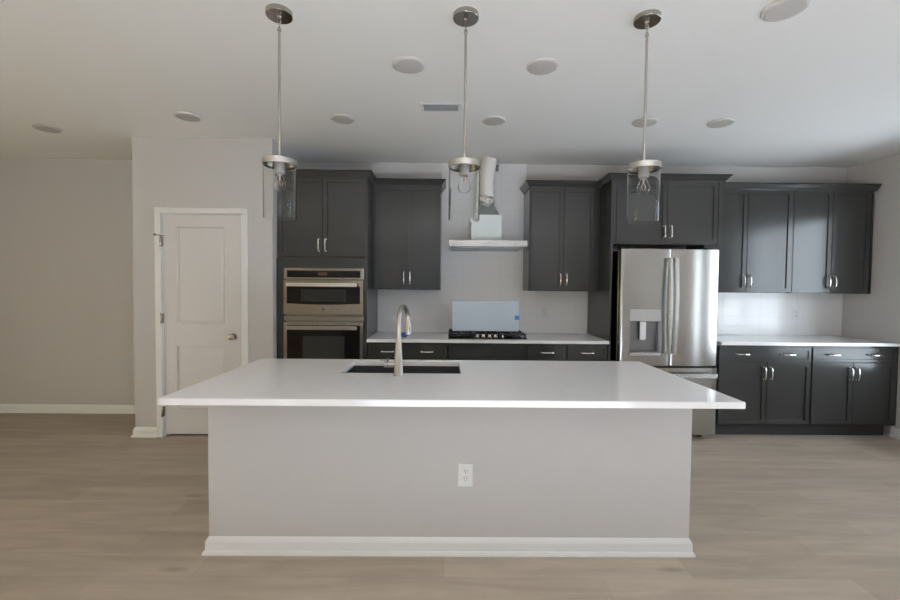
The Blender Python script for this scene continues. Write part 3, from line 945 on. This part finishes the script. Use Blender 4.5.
# undermount sink
sk = thing('sink', 'steel undermount sink set in the island countertop', 'sink', ((SX0 + SX1) / 2, 2.58, TI - 0.24))
w = B()
sx0, sx1, sy0, sy1, sz = SX0 - 0.006, SX1 + 0.006, SY0 - 0.006, SY1 + 0.006, TI - 0.23
th = 0.002
w.box(sx0 - th, sx0, sy0, sy1, sz, TI - 0.0005); w.box(sx1, sx1 + th, sy0, sy1, sz, TI - 0.0005)
w.box(sx0 - th, sx1 + th, sy0 - th, sy0, sz, TI - 0.0005); w.box(sx0 - th, sx1 + th, sy1, sy1 + th, sz, TI - 0.0005)
w.box(sx0 - th, sx1 + th, sy0 - th, sy1 + th, sz - th, sz)
w.build('bowl', M['shaded_sink_steel'], sk)
B().lathe([(0.0, 0), (0.045, 0), (0.045, 0.002), (0.036, 0.002), (0.030, -0.0), (0.0, 0.001)], (SX0 + SX1) / 2, 2.62, sz + 0.0005, seg=28).build('drain', M['chrome'], sk)

# faucet
fx, fy = -0.263, 2.335
fc_ = thing('faucet', 'brushed nickel gooseneck pull-down faucet at the island sink', 'faucet', (fx, fy, 0.914))
Z0 = 0.914
w = B()
w.lathe([(0, 0), (0.0275, 0), (0.0275, 0.006), (0.0255, 0.009), (0.0235, 0.06), (0.0195, 0.13), (0.0150, 0.20), (0.0138, 0.215), (0, 0.215)], fx, fy, Z0 + 0.0003, seg=36)
w.build('body', M['faucet'], fc_)
dirx, diry = 0.25, 0.968
pts = [(fx, fy, Z0 + 0.20), (fx, fy, Z0 + 0.25)]
R = 0.075
zc = Z0 + 0.304
for i in range(0, 23):
    an = PI - PI * i / 22 * 1.03
    pts.append((fx + dirx * (R + R * math.cos(an)), fy + diry * (R + R * math.cos(an)), zc + R * math.sin(an)))
B().tube(pts, 0.0128, 20).build('spout', M['faucet'], fc_)
ex, ey, ez = pts[-1]
w = B()
w.tube([(ex, ey, ez + 0.004), (ex + 0.0006, ey, ez - 0.016), (ex + 0.002, ey, ez - 0.05), (ex + 0.004, ey, ez - 0.078), (ex + 0.0045, ey, ez - 0.084)], [0.0140, 0.0150, 0.0180, 0.0205, 0.0185], 24)
hh = w.build('spray_head', M['faucet'], fc_)
B().box(ex + 0.012, ex + 0.0215, ey - 0.03, ey - 0.012, ez - 0.07, ez - 0.035, 0.003).build('spray_button', M['dark_steel'], hh, fc_)
w = B()
w.lathe([(0, 0), (0.0165, 0), (0.0165, 0.058), (0.0145, 0.062), (0, 0.062)], fx - 0.018 - 0.062, fy - 0.004, Z0 + 0.062, 'X', 24)
hl = w.build('handle', M['faucet'], fc_)
w = B()
w.lathe([(0, 0), (0.0178, 0), (0.0178, 0.006), (0, 0.006)], fx - 0.062, fy - 0.004, Z0 + 0.062, 'X', 24)
w.tube([(fx - 0.059, fy - 0.004, Z0 + 0.074), (fx - 0.059, fy - 0.004, Z0 + 0.094)], 0.0055, 10)
w.tube([(fx - 0.052, fy - 0.004, Z0 + 0.088), (fx - 0.100, fy - 0.018, Z0 + 0.090)], 0.0046, 10)
w.build('lever', M['dark_steel'], hl, fc_)

# ------------------------------------------------------------------ pendants
PY = 2.103
def pendant(x, label):
    r = thing('pendant_light', label, 'pendant light', (x, PY, CEIL), 'pendant lights over the island')
    w = B().lathe([(0, -0.0005), (0.0625, -0.0005), (0.0625, -0.020), (0.060, -0.023), (0.012, -0.024), (0.009, -0.031), (0, -0.031)], x, PY, CEIL, seg=48)
    w.build('canopy', M['nickel'], r)
    w = B()
    for k, (z, ax) in enumerate(((CEIL - 0.044, 0), (CEIL - 0.062, 1))):
        pts = []
        for i in range(17):
            an = 2 * PI * i / 16
            u, v = 0.0075 * math.cos(an), 0.013 * math.sin(an)
            pts.append((x + (u if ax == 0 else 0), PY + (0 if ax == 0 else u), z + v))
        w.tube(pts, 0.0022, 8, caps=False)
    w.build('chain_link', M['nickel'], r)
    w = B().tube([(x, PY, CEIL - 0.076), (x, PY, CEIL - 0.08), (x, PY, 2.03)], 0.0062, 14)
    w.lathe([(0, 0), (0.009, 0), (0.009, 0.012), (0.006, 0.016), (0, 0.016)], x, PY, CEIL - 0.092, seg=14)
    w.build('rod', M['nickel'], r)
    w = B().lathe([(0, 0.030), (0.010, 0.030), (0.012, 0.026), (0.077, 0.024), (0.0795, 0.0215), (0.0795, -0.005), (0.0780, -0.005), (0.0775, 0.014), (0, 0.016)], x, PY, 2.002, seg=56)
    w.build('shade_holder', M['ring'], r)
    w = B().lathe([(0, 0.014), (0.018, 0.014), (0.024, 0.010), (0.025, 0.006), (0.025, -0.040), (0.021, -0.045), (0, -0.045)], x, PY, 2.003, seg=32)
    so = w.build('socket', M['socket'], r)
    # glass cylinder with real wall thickness
    gl = [(0.0752, 2.012), (0.0765, 2.012), (0.0765, 1.742), (0.0760, 1.740), (0.0752, 1.740), (0.0752, 2.012)]
    t = bmesh.new()
    seg = 56; rings = []
    for rr, z in gl[:-1]:
        rings.append([t.verts.new((x + rr * math.cos(2 * PI * i / seg), PY + rr * math.sin(2 * PI * i / seg), z)) for i in range(seg)])
    rings.append(rings[0])
    for a, c in zip(rings[:-1], rings[1:]):
        for i in range(seg):
            t.faces.new((a[i], a[(i + 1) % seg], c[(i + 1) % seg], c[i])).smooth = True
    bmesh.ops.recalc_face_normals(t, faces=list(t.faces))
    for e in t.edges:
        if e.calc_face_angle(0) > 0.6: e.smooth = False
    w = B(); w._merge(t)
    w.build('glass_shade', M['glass'], r)
    # clear bulb
    prof = [(0.012, 1.962), (0.0135, 1.952), (0.021, 1.937), (0.0285, 1.921), (0.0315, 1.906), (0.0290, 1.891), (0.0205, 1.880), (0.010, 1.8755), (0, 1.8745)]
    inner = [(max(0, rr - 0.0011), z + 0.0008) for rr, z in prof]
    w = B().lathe([(rr, z - 1.9) for rr, z in prof], x, PY, 1.9, seg=32)
    bu = w.build('bulb', M['glass'], r)
    w = B().lathe([(rr, z - 1.9) for rr, z in inner], x, PY, 1.9, seg=32)
    # flip inner surface so the bulb is a hollow shell
    bmesh.ops.reverse_faces(w.bm, faces=list(w.bm.faces))
    w.build('bulb_hollow', M['glass'], bu, r)
    w = B()
    w.lathe([(0, 0), (0.006, 0), (0.0045, -0.02), (0.003, -0.03), (0, -0.031)], x, PY, 1.957, seg=12)
    for k in range(4):
        an = k * PI / 2 + 0.4
        w.tube([(x + 0.003 * math.cos(an), PY + 0.003 * math.sin(an), 1.928), (x + 0.013 * math.cos(an), PY + 0.013 * math.sin(an), 1.918), (x + 0.011 * math.cos(an + 0.5), PY + 0.011 * math.sin(an + 0.5), 1.897)], 0.0010, 6)
    w.build('filament', M['filament'], bu, r)
    return r
p0 = pendant(-0.827, 'leftmost glass pendant light over the island')
dup(p0, (0.083, PY, CEIL), 'middle glass pendant light over the island, in front of the hood')
dup(p0, (0.973, PY, CEIL), 'rightmost glass pendant light over the island, in front of the refrigerator cabinet')

# ------------------------------------------------------------------ ceiling discs and vent
def disc(x, y, label):
    r = thing('disc_light', label, 'ceiling light', (x, y, CEIL), 'unlit ceiling disc lights')
    B().lathe([(0, -0.0005), (0.095, -0.0005), (0.095, -0.004), (0.090, -0.011), (0.079, -0.014), (0.078, -0.010), (0, -0.010)], x, y, CEIL, seg=48).build('trim_ring', M['disc_rim'], r)
    B().lathe([(0, -0.0105), (0.0775, -0.0105), (0.0775, -0.0135), (0.05, -0.0150), (0, -0.0155)], x, y, CEIL, seg=48).build('lens', M['lens'], r)
    return r
d0 = disc(-0.236, 2.573, 'larger round ceiling disc light just before the air vent, left of the middle pendant rod')
for x, y, lb in ((0.563, 2.567, 'larger round ceiling disc light midway between the middle and right pendant rods'),
                 (1.586, 2.018, 'round ceiling disc light cut by the top edge of the photo, right of the pendants'),
                 (-2.058, 3.395, 'round ceiling disc light above the white pantry door'),
                 (-0.836, 3.400, 'round ceiling disc light just right of the left pendant rod, far row'),
                 (0.365, 3.395, 'round ceiling disc light in front of the exhaust duct, right of the middle rod'),
                 (1.572, 3.394, 'round ceiling disc light crossed by the right pendant rod'),
                 (2.177, 3.389, 'round ceiling disc light right of the right pendant, far row'),
                 (-3.44, 3.693, 'round ceiling disc light at far left before the plain hall wall')):
    dup(d0, (x, y, CEIL), lb)

vt = thing('air_vent', 'white rectangular slatted air vent on the ceiling beside the middle pendant rod', 'vent', (-0.05, 3.165, CEIL))
vx0, vx1, vy0, vy1 = -0.203, 0.097, 3.090, 3.240
w = B()
for a, b_, c, d_ in ((vx0, vx1, vy0, vy0 + 0.022), (vx0, vx1, vy1 - 0.022, vy1), (vx0, vx0 + 0.022, vy0 + 0.022, vy1 - 0.022), (vx1 - 0.022, vx1, vy0 + 0.022, vy1 - 0.022)):
    w.box(a, b_, c, d_, CEIL - 0.008, CEIL - 0.0005, 0.002)
w.build('frame', M['white_plastic'], vt)
B().box(vx0 + 0.022, vx1 - 0.022, vy0 + 0.022, vy1 - 0.022, CEIL - 0.002, CEIL - 0.0005).build('backing', M['vent_back'], vt)
w = B()
for i in range(6):
    y = vy0 + 0.030 + i * 0.0175
    w.poly([(vx0 + 0.022, y + 0.009, CEIL - 0.003), (vx0 + 0.022, y + 0.0105, CEIL - 0.003), (vx0 + 0.022, y + 0.0025, CEIL - 0.010), (vx0 + 0.022, y + 0.001, CEIL - 0.010)], (vx1 - vx0 - 0.044, 0, 0))
w.build('slat', M['white_plastic'], vt)
